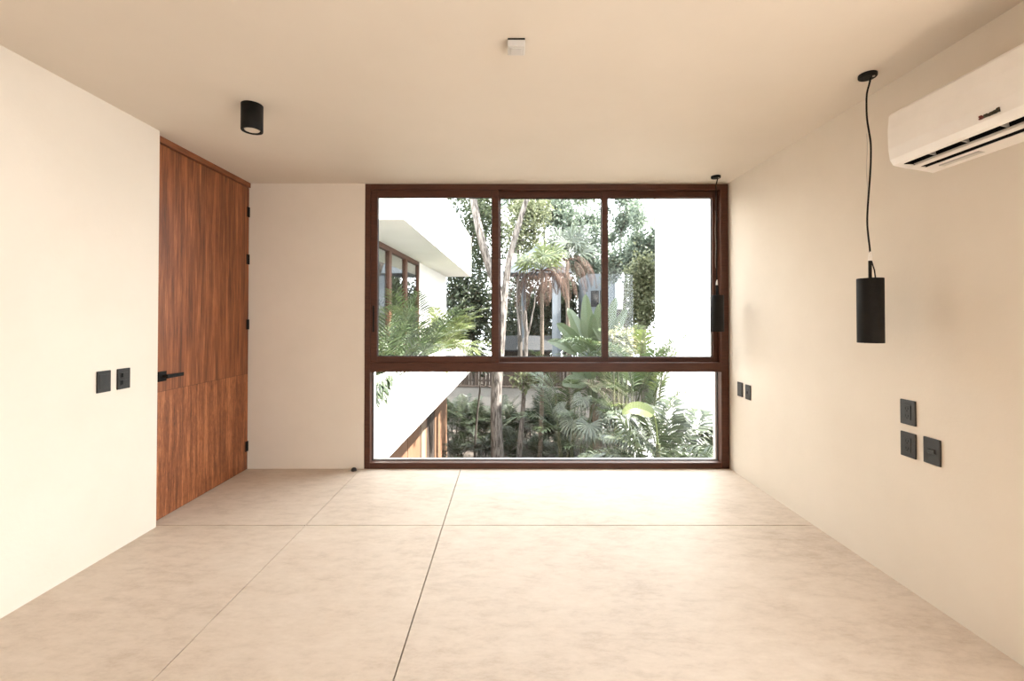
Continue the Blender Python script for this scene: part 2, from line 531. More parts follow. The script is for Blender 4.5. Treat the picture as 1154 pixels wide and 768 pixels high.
# ------------------------------------------------------------------ door_1
door = thing('door_1', (XD, 3.48, 0), 'tall walnut veneer door with black lever handle', 'door', None, 'structure')
MB().box(XD - 0.045, XD, YC - 0.06, YB - 0.012, 0.004, 2.548).build('leaf', M['veneer'], door)
df = MB().box(XD - 0.05, XD + 0.008, YC, YB, 2.556, 2.6)
df.box(XD - 0.05, XD - 0.01, YB - 0.010, YB, 0.0, 2.556)
df.build('frame', M['walnut'], door, bevel=0.002)
hd = MB().box(XD - 0.0, XD + 0.012, 2.988, 3.056, 0.934, 1.002).build('handle', M['black'], door, bevel=0.002)
hl = MB().tube([(XD + 0.008, 3.026, 0.969), (XD + 0.046, 3.026, 0.969)], 0.010, 14)
hl.box(XD + 0.040, XD + 0.056, 3.010, 3.160, 0.956, 0.981)
hl.build('lever', M['black'], hd, bevel=0.0015)
for z in (2.33, 1.90, 1.31, 0.21):
    h_ = MB().tube([(XD + 0.003, YB - 0.014, z - 0.045), (XD + 0.003, YB - 0.014, z + 0.045)], 0.0065, 12)
    h_.box(XD - 0.001, XD + 0.003, YB - 0.045, YB - 0.012, z - 0.045, z + 0.045)
    h_.build('hinge', M['black'], door)

# ------------------------------------------------------------------ wall plates
def plate_thing(name, side, y, z, w, h, kind, label, cat, group=None):
    """w, h of the cover; u runs to the viewer's right along the wall, v up, n out of the wall"""
    X = XL if side == 'L' else XR
    sg = 1 if side == 'L' else -1          # direction out of the wall and of u along y
    t = thing(name, (X, y, z - h / 2), label, cat, group)

    def bx(mb, u0, u1, v0, v1, n0, n1):
        mb.box(X + sg * n0, X + sg * n1, y + sg * u0, y + sg * u1, z + v0, z + v1)
        return mb

    bx(MB(), -w / 2, w / 2, -h / 2, h / 2, 0.0, 0.008).build('plate', M['plate'], t, bevel=0.003)
    if kind == 'outlet':
        ins = bx(MB(), -0.019, 0.019, -0.036, 0.036, 0.006, 0.0105).build('insert', M['plate'], t, bevel=0.001)
        for v in (-0.018, 0.018):
            s = MB()
            bx(s, -0.0085, -0.0055, v - 0.004, v + 0.007, 0.0100, 0.0112)
            bx(s, 0.0055, 0.0085, v - 0.004, v + 0.007, 0.0100, 0.0112)
            bx(s, -0.003, 0.003, v - 0.012, v - 0.007, 0.0100, 0.0112)
            s.build('socket', M['slot'], ins)
    elif kind == 'switch':
        ins = bx(MB(), -0.024, 0.024, -0.012, 0.012, 0.006, 0.009).build('insert', M['plate'], t, bevel=0.001)
        bx(MB(), -0.016, 0.020, -0.009, 0.009, 0.008, 0.0135).build('rocker', M['plate'], ins, bevel=0.0015)
    elif kind == 'blank':
        bx(MB(), -w / 2 + 0.012, w / 2 - 0.012, -h / 2 + 0.02, h / 2 - 0.02, 0.006, 0.0098).build('rocker', M['plate'], t, bevel=0.001)
    elif kind == 'double':
        for v in (-0.022, 0.022):
            r_ = bx(MB(), -0.026, 0.030, v - 0.014, v + 0.014, 0.006, 0.0105).build('rocker', M['plate'], t, bevel=0.001)
            bx(MB(), -0.022, -0.011, v - 0.012, v + 0.012, 0.0100, 0.0116).build('indicator', M['slot'], r_)
    elif kind == 'data':
        ins = bx(MB(), -0.017, 0.017, -0.034, 0.034, 0.006, 0.0100).build('insert', M['plate'], t, bevel=0.001)
        bx(MB(), -0.009, 0.009, -0.012, 0.008, 0.0095, 0.0112).build('port', M['slot'], ins)
    return t


plate_thing('power_outlet', 'R', 2.2325, 0.889, 0.085, 0.124, 'outlet', 'black double power outlet on right wall, upper of the stacked pair', 'outlet', 'outlets on the right wall')
plate_thing('power_outlet', 'R', 2.2325, 0.727, 0.085, 0.124, 'outlet', 'black double power outlet on right wall, lower of the stacked pair', 'outlet', 'outlets on the right wall')
plate_thing('light_switch', 'R', 2.108, 0.731, 0.085, 0.124, 'switch', 'black switch plate with one crosswise rocker, beside the stacked outlets', 'switch')
plate_thing('wall_plate', 'R', 3.849, 0.750, 0.085, 0.124, 'blank', 'plain black plate near the window, closer to the window of two', 'switch', 'plates by the window')
plate_thing('wall_plate', 'R', 3.723, 0.745, 0.085, 0.124, 'data', 'black plate with small port near the window, farther from it of two', 'socket', 'plates by the window')
plate_thing('light_switch', 'L', 2.521, 1.003, 0.086, 0.122, 'blank', 'plain dark grey switch plate on left wall, farther from the door', 'switch', 'switches on the left wall')
plate_thing('light_switch', 'L', 2.651, 1.003, 0.088, 0.122, 'double', 'dark grey plate with two small rockers on left wall, nearer the door', 'switch', 'switches on the left wall')

# ------------------------------------------------------------------ pendants
def pendant(x, y, ztop, zbot, label, wob, loop):
    t = thing('pendant_lamp', (x, y, zbot), label, 'lamp', 'black pendant lamps along the right wall')
    r = 0.056
    can = MB().lathe(x - 0.003, y, [(0.040, H), (0.040, H - 0.016), (0.036, H - 0.020)], 36).build('canopy', M['black'], t, smooth=False, bevel=0.002)
    MB().lathe(x + 0.010, y - 0.022, [(0.0055, H - 0.0195), (0.0055, H - 0.023)], 12).build('screw', M['grey_plastic'], can)
    zc = ztop + 0.095
    keys = [(.0130, 0), (.0055, .035), (-.006, .085), (-.0085, .15), (-.0065, .23), (.002, .30), (.009, .36), (.009, .43), (.0045, .52), (-.002, .62), (-.008, .71), (-.011, .80), (-.006, .88), (.001, .955), (.001, 1.0)]
    z0, z1 = H - 0.019, zc + 0.012
    path = []
    for i in range(len(keys) - 1):
        k0, k1, k2, k3 = keys[max(i - 1, 0)], keys[i], keys[i + 1], keys[min(i + 2, len(keys) - 1)]
        for j in range(4):
            u = j / 4
            c_ = [0.5 * (2 * k1[q] + (k2[q] - k0[q]) * u + (2 * k0[q] - 5 * k1[q] + 4 * k2[q] - k3[q]) * u * u + (3 * k1[q] - k0[q] - 3 * k2[q] + k3[q]) * u ** 3) for q in (0, 1)]
            path.append((x + c_[0] * (wob if i > 1 else 1), y + 0.002 * math.sin(c_[1] * 9), z0 + (z1 - z0) * c_[1]))
    path.append((x + 0.001, y, z1))
    MB().tube(path, 0.0043, 8).build('cord', M['black'], t, smooth=True)
    p2 = [(x - 0.006 + 0.003 * math.sin(i * 1.3), y + 0.006, H - 0.30 - i * 0.05) for i in range(11)]
    MB().tube(p2, 0.0012, 6).build('hanging_wire', M['grey_plastic'], t, smooth=True)
    MB().tube([(x + 0.003, y, zc + 0.040), (x + 0.001, y, zc + 0.012), (x, y, zc - 0.006)], [0.005, 0.008, 0.009], 12).build('connector', M['white_plastic'], t, smooth=True)
    MB().tube([(x, y, ztop - 0.002), (x, y, zc)], 0.0075, 12).build('rod', M['black'], t, smooth=True)
    MB().tube([(x + 0.006, y, zc), (x + 0.013, y, zc - 0.025), (x + loop, y, zc - 0.055), (x + loop + 0.005, y, ztop - 0.003)], 0.0033, 8).build('tail_cord', M['black'], t, smooth=True)
    sh = MB().lathe(x, y, [(r - 0.012, zbot + 0.05), (r - 0.004, zbot + 0.002), (r - 0.001, zbot), (r, zbot + 0.002), (r, ztop - 0.002), (r - 0.002, ztop)], 56)
    sh.build('shade', M['black'], t)
    return t


def shade_smooth_by_angle(o):
    o.data.polygons.foreach_set('use_smooth', [len(p.vertices) == 4 for p in o.data.polygons])


p1 = pendant(1.824, 2.235, 1.563, 1.238, 'black cylinder pendant lamp hanging beside the air conditioner', 1.0, 0.022)
p2 = pendant(1.803, 3.836, 1.564, 1.250, 'black cylinder pendant lamp hanging in front of the window corner', 0.15, 0.012)
for p in (p1, p2):
    for c in p.children:
        if c.name.startswith('shade'):
            shade_smooth_by_angle(c)

# ------------------------------------------------------------------ ceiling spot and sensor
sx_, sy_ = -1.487, 2.56
sp = thing('ceiling_spotlight', (sx_, sy_, H), 'short black cylinder spotlight fixed to the ceiling near the door', 'lamp')
rb = 0.0575
b_ = MB().lathe(sx_, sy_, [(rb - 0.008, H - 0.136), (rb - 0.012, H - 0.150), (rb - 0.001, H - 0.152), (rb, H - 0.150), (rb, H)], 56).build('body', M['black'], sp)
shade_smooth_by_angle(b_)
MB().lathe(sx_, sy_, [(0.0385, H - 0.1475), (0.041, H - 0.143), (0.041, H - 0.136)], 40).build('lens', M['lens'], sp)

sn = thing('smoke_sensor', (0.036, 1.98, H), 'small square white sensor box on the middle of the ceiling', 'sensor')
MB().box(-0.004, 0.074, 1.945, 2.021, H - 0.034, H - 0.006).build('housing', M['sensor_plastic'], sn, bevel=0.004)
MB().box(-0.003, 0.073, 1.946, 2.020, H - 0.0065, H).build('shadow_gap', M['slot'], sn)  # dark strip painted for the shaded gap between housing and ceiling
MB().box(0.010, 0.060, 1.962, 2.006, H - 0.0375, H - 0.033).build('cover', M['sensor_plastic'], sn, bevel=0.001)

# ------------------------------------------------------------------ door stop
ds = thing('door_stop', (-1.383, 3.985, 0), 'tiny black door stop on the floor left of the window', 'door stop')
k_ = MB().lathe(-1.383, 3.985, [(0.024, 0.0), (0.025, 0.006), (0.022, 0.018), (0.015, 0.026), (0.006, 0.029)], 28).build('bumper', M['rubber'], ds)
shade_smooth_by_angle(k_)
MB().box(-1.430, -1.383, 3.970, 4.000, 0.0, 0.004).build('base_plate', M['grey_plastic'], ds, bevel=0.001)

# ------------------------------------------------------------------ air conditioner
ac = thing('air_conditioner', (XR, 1.67, 2.05), 'white wall mounted air conditioner high on the right wall', 'air conditioner')
ay0, ay1 = 1.24, 2.092
prof = [(2.01, 2.335), (1.835, 2.335), (1.815, 2.331), (1.803, 2.318), (1.797, 2.25), (1.799, 2.16), (1.806, 2.11), (1.820, 2.086), (1.832, 2.081)]
prof += [(1.836, 2.080), (1.838, 2.125), (1.886, 2.125), (1.888, 2.0708), (1.914, 2.0668), (1.916, 2.100), (1.942, 2.100), (1.944, 2.0622), (2.01, 2.050)]
mid = MB().extrude_y(prof, ay0 + 0.03, ay1 - 0.036)
solid = [(2.01, 2.335), (1.835, 2.335), (1.815, 2.331), (1.803, 2.318), (1.797, 2.25), (1.799, 2.16), (1.806, 2.11), (1.820, 2.086), (1.832, 2.081), (2.01, 2.050)]
mid.extrude_y(solid, ay1 - 0.036, ay1)
mid.extrude_y(solid, ay0, ay0 + 0.03)
mid.build('body', M['white_plastic'], ac)
ya, yb = ay0 + 0.031, ay1 - 0.037
MB().box(1.8385, 1.8865, ya, yb, 2.120, 2.1245).box(1.8845, 1.8872, ya, yb, 2.074, 2.120).box(1.8385, 1.8400, ya, yb, 2.084, 2.120).box(1.8400, 1.8845, yb - 0.002, yb, 2.078, 2.120).build('vent', M['slot'], ac)  # near-black liner, paints the shade inside the front slot
MB().box(1.9162, 1.9418, ya, yb, 2.094, 2.0995).box(1.9402, 1.9425, ya, yb, 2.0645, 2.094).box(1.9162, 1.9402, yb - 0.002, yb, 2.068, 2.094).build('vent', M['slot'], ac)  # same dark liner for the shade in the rear slot
MB().extrude_y([(1.8735, 2.074), (1.8740, 2.077), (1.8815, 2.0745), (1.8810, 2.0715)], ay0 + 0.04, ay1 - 0.05).build('louver', M['grey_plastic'], ac)
for yy in (1.30, 1.42, 1.55, 1.655, 1.80, 1.94):
    MB().extrude_y([(1.842, 2.086), (1.842, 2.112), (1.872, 2.112), (1.880, 2.080), (1.872, 2.079)], yy, yy + 0.005).build('fin', M['grey_plastic'], ac)
MB().box(1.958, 1.985, 1.84, 2.01, 2.0535, 2.0605).build('service_cover', M['sensor_plastic'], ac)
# the printed maker's mark: small slanted strokes, too small to read
lg = MB()
yl = 1.688
for i, (w, h, dz) in enumerate([(0.009, 0.010, 0), (0.006, 0.006, 0.001), (0.011, 0.008, 0.001), (0.007, 0.007, 0), (0.011, 0.008, 0.0005), (0.008, 0.009, 0), (0.009, 0.011, 0.001)]):
    tgt = MB() if i < 2 else lg
    z0 = 2.119 + dz
    h *= 1.45
    tgt.box(1.7975, 1.8060, yl - w, yl, z0, z0 + h * 0.35)
    tgt.box(1.7975, 1.8060, yl - w, yl - w * 0.62, z0, z0 + h)
    tgt.box(1.7975, 1.8060, yl - w * 0.4, yl, z0 + h * 0.5, z0 + h)
    if i < 2:
        tgt.build('logo', M['logo_red'], ac)
    yl -= w + 0.0015
lg.build('logo', M['logo_dark'], ac)

# ================================================================== OUTSIDE
GZ = -3.0
struct('ground', MB().box(-14, 22, YO, 46, GZ - 0.3, GZ), M['soil'], 'bare shaded garden soil below the window', 'ground')

# ------------------------------------------------------------------ the wing on the left
def wx(y):
    return -1.40 + (y - 5.95) * 0.0273          # its outer line opens a little to the right


wing = thing('house_wing', (-3.2, 9.5, GZ), 'sunlit white house wing with overhanging slab on the left', 'building')


def ww(y):
    return -2.233 + (y - 7.545) * 0.0423       # face of the recessed wing wall


def strip_(mb, o0, o1, y0, y1, z0, z1):
    """upright slab running along the wing wall, o0..o1 out of its face"""
    return mb.prism([(ww(y0) + o0, y0), (ww(y0) + o1, y0), (ww(y1) + o1, y1), (ww(y1) + o0, y1)], z0, z1)


MB().prism([(-6.0, 5.95), (wx(5.95), 5.95), (wx(14.0), 14.0), (-6.0, 14.0)], 2.70, 3.93).build('upper_slab', M['white_wall'], wing)
wl = MB()
wz0, wz1 = 0.25, 2.70
strip_(wl, -0.2, 0, YO, 4.93, GZ, 2.70)
strip_(wl, -0.2, 0, 10.43, 14.0, GZ, 2.70)
strip_(wl, -0.2, 0, 4.93, 10.43, GZ, wz0)
wl.box(-6.0, ww(14) - 0.2, 13.8, 14.0, GZ, 2.70)
wl.box(-6.2, -6.0, YO, 14.0, GZ, 2.70)
wl.box(-6.0, ww(YO) - 0.25, YO, 13.8, -0.25, -0.05)
wl.box(-6.0, ww(YO) - 0.2, YO - 0.1, YO + 0.1, GZ, 2.70)
wl.box(-6.2, ww(YO), YO, 5.95, 2.70, 2.9)
wl.build('wall', M['white_wall'], wing)
pl = MB()
py0, py1 = YO, 14.0
pl.prism([(wx(py0) - 0.13, py0), (wx(py0), py0), (wx(py1), py1), (wx(py1) - 0.13, py1)], -0.28, 0.69)
pl.prism([(ww(py0), py0), (wx(py0) - 0.13, py0), (wx(py1) - 0.13, py1), (ww(py1), py1)], -0.28, -0.12)
pl.box(ww(py1), wx(py1), py1 - 0.02, py1 + 0.11, -0.28, 0.69)
pl.build('planter', M['white_wall'], wing)
MB().prism([(ww(py0) + 0.005, py0), (wx(py0) - 0.135, py0), (wx(py1) - 0.135, py1 - 0.03), (ww(py1) + 0.005, py1 - 0.03)], -0.12, 0.50).build('planter_soil', M['soil'], wing)
edges = [4.93, 6.03, 7.13, 8.23, 9.33, 10.43]
for i in range(5):
    y0, y1 = edges[i], edges[i + 1]
    f = MB()
    t_ = 0.075
    strip_(f, -0.07, 0.015, y0, y0 + t_, wz0, wz1)
    strip_(f, -0.07, 0.015, y1 - t_, y1, wz0, wz1)
    strip_(f, -0.07, 0.015, y0 + t_, y1 - t_, wz1 - 0.09, wz1)
    strip_(f, -0.07, 0.015, y0 + t_, y1 - t_, wz0, wz0 + 0.08)
    wf = f.build('window', M['wing_frame'], wing)
    strip_(MB(), -0.030, -0.022, y0 + t_, y1 - t_, wz0 + 0.08, wz1 - 0.09).build('pane', M['wing_glass'], wf)
# ground-floor timber front under the planter
for (y0, y1, mt, nm, th) in ((7.6, 9.36, 'cedar', 'door_panel', 0.03), (9.43, 10.46, 'cedar', 'door_panel', 0.03), (10.48, 10.86, 'pale_wood', 'post', 0.07),
                             (10.88, 11.18, 'cedar', 'door_panel', 0.03), (11.2, 11.56, 'fence', 'door_panel', 0.02), (11.58, 12.05, 'fence', 'door_panel', 0.035), (12.07, 13.85, 'cedar', 'door_panel', 0.05)):
    strip_(MB(), -0.01, th, y0, y1, GZ, -0.29).build(nm, M[mt], wing)

# ------------------------------------------------------------------ white house on the right
bw = thing('white_house', (5.5, 11.2, GZ), 'tall blank sunlit white house wall right of the trees', 'building')
MB().prism([(3.005, 9.0), (8.2, 11.2), (9.0, 15.0), (4.7, 14.2)], GZ, 4.3).build('wall', M['white_wall'], bw)
MB().prism([(2.95, 8.93), (8.27, 11.17), (9.06, 15.06), (4.65, 14.27)], 4.3, 4.42).build('roof_edge', M['white_wall'], bw)

# ------------------------------------------------------------------ garden wall with fence
def gy_(x):
    return 17.3 - 0.10 * x


gw = thing('garden_wall', (0, 17.3, GZ), 'weathered grey boundary wall behind the hedge', 'wall')
MB().prism([(-5, gy_(-5)), (9, gy_(9)), (9, gy_(9) + 0.2), (-5, gy_(-5) + 0.2)], GZ, -1.31).build('wall', M['grey_wall'], gw)
MB().prism([(-5, gy_(-5) - 0.03), (9, gy_(9) - 0.03), (9, gy_(9) + 0.23), (-5, gy_(-5) + 0.23)], -1.31, -1.26).build('coping', M['fence'], gw)
fe = thing('timber_fence', (0, 17.4, -1.26), 'dark vertical timber fence standing on the garden wall', 'fence')
R_ = random.Random(5)
fm = MB()
x = -5.0
while x < 9.0:
    w = 0.10 + 0.05 * R_.random()
    y = gy_(x) + 0.06 + 0.02 * R_.random()
    fm.prism([(x, y), (x + w, y - 0.1 * w), (x + w, y + 0.03), (x, y + 0.03)], -1.255, -0.38 + 0.05 * R_.random())
    x += w + 0.012
fm.build('slats', M['fence'], fe)
for z in (-1.1, -0.55):
    MB().prism([(-5, gy_(-5) + 0.11), (9, gy_(9) + 0.11), (9, gy_(9) + 0.15), (-5, gy_(-5) + 0.15)], z, z + 0.08).build('rail', M['fence'], fe)

# ------------------------------------------------------------------ shed behind the fence
sh = thing('garden_shed', (0.75, 21.0, GZ), 'low dark shed with grey gable roof behind the palm trunk', 'shed')
MB().box(-0.3, 1.9, 20.2, 22.0, GZ, 0.02).build('wall', M['fence'], sh)
rf = MB()
rf.add([(-0.5, 19.9, -0.02), (2.15, 19.9, -0.02), (2.15, 21.0, 0.58), (-0.5, 21.0, 0.58), (2.15, 22.2, -0.02), (-0.5, 22.2, -0.02),
        (-0.5, 19.9, -0.09), (2.15, 19.9, -0.09), (2.15, 21.0, 0.50), (-0.5, 21.0, 0.50), (2.15, 22.2, -0.09), (-0.5, 22.2, -0.09)],
       [(0, 1, 2, 3), (3, 2, 4, 5), (6, 9, 8, 7), (9, 11, 10, 8), (0, 6, 7, 1), (5, 4, 10, 11), (0, 3, 9, 6), (3, 5, 11, 9), (1, 7, 8, 2), (2, 8, 10, 4)])
rf.build('roof', M['shed_roof'], sh)

# ------------------------------------------------------------------ neighbours
nh = thing('garden_pavilion', (1.25, 19.6, GZ), 'pale blue gabled pavilion on posts behind the fan palm crown', 'pavilion')
MB().add([(-0.25, 18.9, 3.35), (2.75, 18.9, 3.35), (1.25, 18.9, 4.55), (-0.25, 21.0, 3.35), (2.75, 21.0, 3.35), (1.25, 21.0, 4.55)],
         [(0, 1, 2), (5, 4, 3), (0, 3, 4, 1), (1, 4, 5, 2), (2, 5, 3, 0)]).build('gable_roof', M['blue_wall'], nh)
for (px_, py_) in ((1.995, 19.0), (2.35, 20.8), (0.72, 20.8)):
    MB().box(px_ - .105, px_ + .105, py_, py_ + .21, GZ, 3.35).build('post', M['blue_wall'], nh)
nb = thing('grey_house', (4.2, 21.5, GZ), 'boxy pale blue grey house with dark square window between the trees', 'building')
MB().prism([(3.62, 20.3), (4.75, 19.9), (4.75, 23.0), (3.62, 23.0)], GZ, 3.42).build('wall', M['blue_wall'], nb)
wq = lambda x, o: 20.3 - (x - 3.62) * 0.354 + o
MB().add([(x, wq(x, o), z) for o in (-.03, .05) for (x, z) in ((3.76, 1.92), (4.40, 1.92), (4.40, 2.66), (3.76, 2.66))],
         [(0, 1, 2, 3), (7, 6, 5, 4), (0, 4, 5, 1), (1, 5, 6, 2), (2, 6, 7, 3), (3, 7, 4, 0)]).build('window', M['dark_glass'], nb)
MB().add([(x, wq(x, o), z) for o in (-.045, .0) for (x, z) in ((4.10, 1.92), (4.14, 1.92), (4.14, 2.66), (4.10, 2.66))],
         [(0, 1, 2, 3), (7, 6, 5, 4), (0, 4, 5, 1), (1, 5, 6, 2), (2, 6, 7, 3), (3, 7, 4, 0)]).build('mullion', M['blue_wall'], nb)
nw = thing('white_annex', (5.1, 20.5, GZ), 'small white boxy annex with dark opening right of the grey house', 'building')
MB().prism([(4.78, 19.3), (5.24, 19.5), (5.55, 20.6), (4.78, 20.9)], 1.80, 3.25).build('upper_box', M['annex_wall'], nw)
MB().prism([(4.80, 19.6), (5.30, 19.8), (5.40, 20.5), (4.80, 20.8)], GZ, 1.80).build('lower_wall', M['fence'], nw)  # solid block coloured dark to stand for the shade in the opening


# ================================================================== PLANTS
def rnd_unit(R):
    while True:
        v = Vector((R.uniform(-1, 1), R.uniform(-1, 1), R.uniform(-1, 1)))
        if 0.05 < v.length < 1:
            return v.normalized()


def leaf_quad(mb, p, d, n, ln, w):
    """one folded pointed leaf: base p, direction d, face normal n"""
    s = d.cross(n)
    if s.length < 1e-4:
        s = d.cross(Vector((0.3, 0.2, 0.9)))
    s.normalize()
    n2 = s.cross(d).normalized()
    mb.add([p, p + d * ln * 0.45 + s * w * 0.5 + n2 * w * 0.18, p + d * ln, p + d * ln * 0.45 - s * w * 0.5 + n2 * w * 0.18], [(0, 1, 2), (0, 2, 3)])


def leaf_cloud(mb, c, rad, n, ln, w, R, clusters=14, spread=0.33, droop=0.2):
    cs = []
    for _ in range(clusters):
        v = rnd_unit(R) * (R.random() ** 0.4)
        cs.append(Vector((c[0] + v.x * rad[0], c[1] + v.y * rad[1], c[2] + v.z * rad[2])))
    for i in range(n):
        q = cs[i % clusters]
        g = Vector((R.gauss(0, 1) * rad[0], R.gauss(0, 1) * rad[1], R.gauss(0, 1) * rad[2])) * spread * 0.6
        d = rnd_unit(R)
        d.z -= droop
        d.normalize()
        nn = rnd_unit(R)
        nn.z = abs(nn.z) + 0.4
        leaf_quad(mb, q + g, d, nn, ln * R.uniform(0.6, 1.25), w * R.uniform(0.7, 1.2))
    return cs


def tree(label, px, py, rx, ry, d, mat, n, ln, w, seed, clusters=14, spread=0.33, bark='bark_grey', name='garden_tree', tw=0.13, group='trees across the garden', base=None, depth=None):
    n, ln, w = int(n * 2.0), ln * 0.72, w * 0.72
    R = random.Random(seed)
    c = at(px, py, d)
    k = d / F
    rad = (rx * k, (depth or rx) * k * 0.8, ry * k)
    bx = base if base is not None else c.x + R.uniform(-0.4, 0.4)
    t = thing(name, (bx, d, GZ), label, 'tree', group)
    fol = MB()
    cs = leaf_cloud(fol, c, rad, n, ln, w, R, clusters, spread)
    top = Vector((c.x, c.y, c.z - rad[2] * 0.35))
    b0 = Vector((bx, d, GZ))
    mid1 = b0.lerp(top, 0.4) + Vector((R.uniform(-0.2, 0.2), R.uniform(-0.2, 0.2), 0))
    MB().tube([b0, mid1, b0.lerp(top, 0.75) + Vector((R.uniform(-0.1, 0.1), 0, 0)), top], [tw, tw * 0.8, tw * 0.65, tw * 0.5], 8).build('trunk', M[bark], t, smooth=True)
    for q in cs[:5]:
        m_ = top.lerp(q, 0.5) + Vector((0, 0, 0.12))
        MB().tube([top - Vector((0, 0, 0.1)), m_, q], [tw * 0.45, tw * 0.3, tw * 0.12], 6).build('branch', M[bark], t, smooth=True)
    fol.build('foliage', M[mat], t)
    return t


def frond(mb, base, d0, length, droop, nl, ll, lw, R, vee=0.35, fall=0.25, rachis=0.012, start=0.15, back=0.55):
    """feather palm frond: arching midrib with two rows of narrow leaflets"""
    d0 = Vector(d0).normalized()
    pts = []
    p = Vector(base)
    d = d0.copy()
    seg = 14
    for i in range(seg + 1):
        pts.append(p.copy())
        p = p + d * (length / seg)
        d = (d + Vector((0, 0, -droop / seg * (0.5 + i / seg)))).normalized()
    mb.tube(pts, [rachis * (1 - 0.85 * i / seg) for i in range(seg + 1)], 5, cap=False)
    for i in range(nl):
        k = start + (1 - start) * (i + 0.5) / nl
        f_ = k * seg
        j = min(int(f_), seg - 1)
        q = pts[j].lerp(pts[j + 1], f_ - j)
        t = (pts[j + 1] - pts[j]).normalized()
        s = t.cross(Vector((0, 0, 1)))
        if s.length < 0.08:
            s = t.cross(Vector((0.6, 0.8, 0)))
        s.normalize()
        up = s.cross(t).normalized()
        sc = (0.45 + 0.9 * math.sin(PI * min(1, k * 0.9 + 0.12)) ** 0.8) * (1.0 if k < 0.9 else 0.75)
        for sg in (-1, 1):
            ld = (s * sg + t * (back + 0.5 * k) + up * vee * R.uniform(0.6, 1.3) + Vector((0, 0, R.uniform(-.12, .12)))).normalized()
            l_ = ll * sc * R.uniform(0.85, 1.1) / 1.3
            side = ld.cross(up).normalized()
            w = lw * R.uniform(0.8, 1.1)
            a = q
            b = q + ld * l_ * 0.35 + side * w * 0.5
            b2 = q + ld * l_ * 0.35 - side * w * 0.5
            e = ld + Vector((0, 0, -fall))
            c = q + ld * l_ * 0.35 + e.normalized() * l_ * 0.35
            tip = c + (e + Vector((0, 0, -fall * 1.6))).normalized() * l_ * 0.32
            mb.add([a, b, c + side * w * 0.36, tip, c - side * w * 0.36, b2], [(0, 1, 5), (1, 2, 4, 5), (2, 3, 4)])


def fan(mb, base, d0, stalk, radius, nseg, R, spreadang=4.4, droop=0.35, w=None, normal=None):
    """fan palm leaf: stalk and a round hand of pointed segments"""
    d0 = Vector(d0).normalized()
    hub = Vector(base) + d0 * stalk + Vector((0, 0, -0.06 * stalk))
    mb.tube([Vector(base), Vector(base).lerp(hub, 0.5) + Vector((0, 0, 0.04 * stalk)), hub], [0.012, 0.010, 0.008], 5, cap=False)
    nrm = Vector(normal).normalized() if normal is not None else (Vector((0, 0, 1)) - d0 * d0.z + Vector((0, -0.6, 0))).normalized()
    s = d0.cross(nrm)
    if s.length < 0.05:
        s = Vector((1, 0, 0))
    s.normalize()
    fwd = nrm.cross(s).normalized()
    if fwd.dot(d0) < 0:
        fwd = -fwd
    w = w or radius * spreadang / nseg * 0.55
    for i in range(nseg):
        a = spreadang * ((i + 0.5) / nseg - 0.5)
        ld = (fwd * math.cos(a) + s * math.sin(a) + nrm * 0.12 * (1 if i % 2 else -1)).normalized()
        side = ld.cross(nrm).normalized()
        r = radius * R.uniform(0.88, 1.05) * (1 - 0.18 * abs(a) / (spreadang / 2))
        m_ = hub + ld * r * 0.55
        e = (ld + Vector((0, 0, -droop))).normalized()
        c = m_ + e * r * 0.25
        tip = c + (e + Vector((0, 0, -droop * 2.2))).normalized() * r * 0.25
        mb.add([hub, m_ + side * w * 0.5, c + side * w * 0.28, tip, c - side * w * 0.28, m_ - side * w * 0.5], [(0, 1, 5), (1, 2, 4, 5), (2, 3, 4)])


def paddle(mb, base, d0, stalk, length, width, droop, R, face=None, fold=0.25):
    """banana-type leaf: stalk, midrib and two wavy half blades"""
    d = Vector(d0).normalized()
    face = Vector(face if face is not None else (0, -1, 0.4)).normalized()
    p = Vector(base) + d * stalk
    mb.tube([Vector(base), p], [0.022, 0.014], 6, cap=False)
    seg = 14
    L_, C_, R2 = [], [], []
    for i in range(seg + 1):
        k = i / seg
        wv = width * 0.5 * (math.sin(PI * min(1.0, k * 0.93 + 0.05)) ** 0.55) * (1 - 0.25 * k)
        if i == seg:
            wv = 0.004
        s = d.cross(face)
        if s.length < 0.05:
            s = Vector((1, 0, 0))
        s.normalize()
        nn = s.cross(d).normalized()
        jit = R.uniform(0.93, 1.05)
        C_.append(p.copy())
        L_.append(p + s * wv * jit + nn * wv * fold)
        R2.append(p - s * wv * jit + nn * wv * fold)
        p = p + d * length / seg
        d = (d + Vector((0, 0, -droop / seg * (0.3 + 1.4 * k)))).normalized()
    n = seg + 1
    mb.add(L_ + C_ + R2, [(i, i + 1, n + i + 1, n + i) for i in range(seg)] + [(n + i, n + i + 1, 2 * n + i + 1, 2 * n + i) for i in range(seg)])


def sph(az, el):
    return Vector((math.cos(el) * math.cos(az), math.cos(el) * math.sin(az), math.sin(el)))


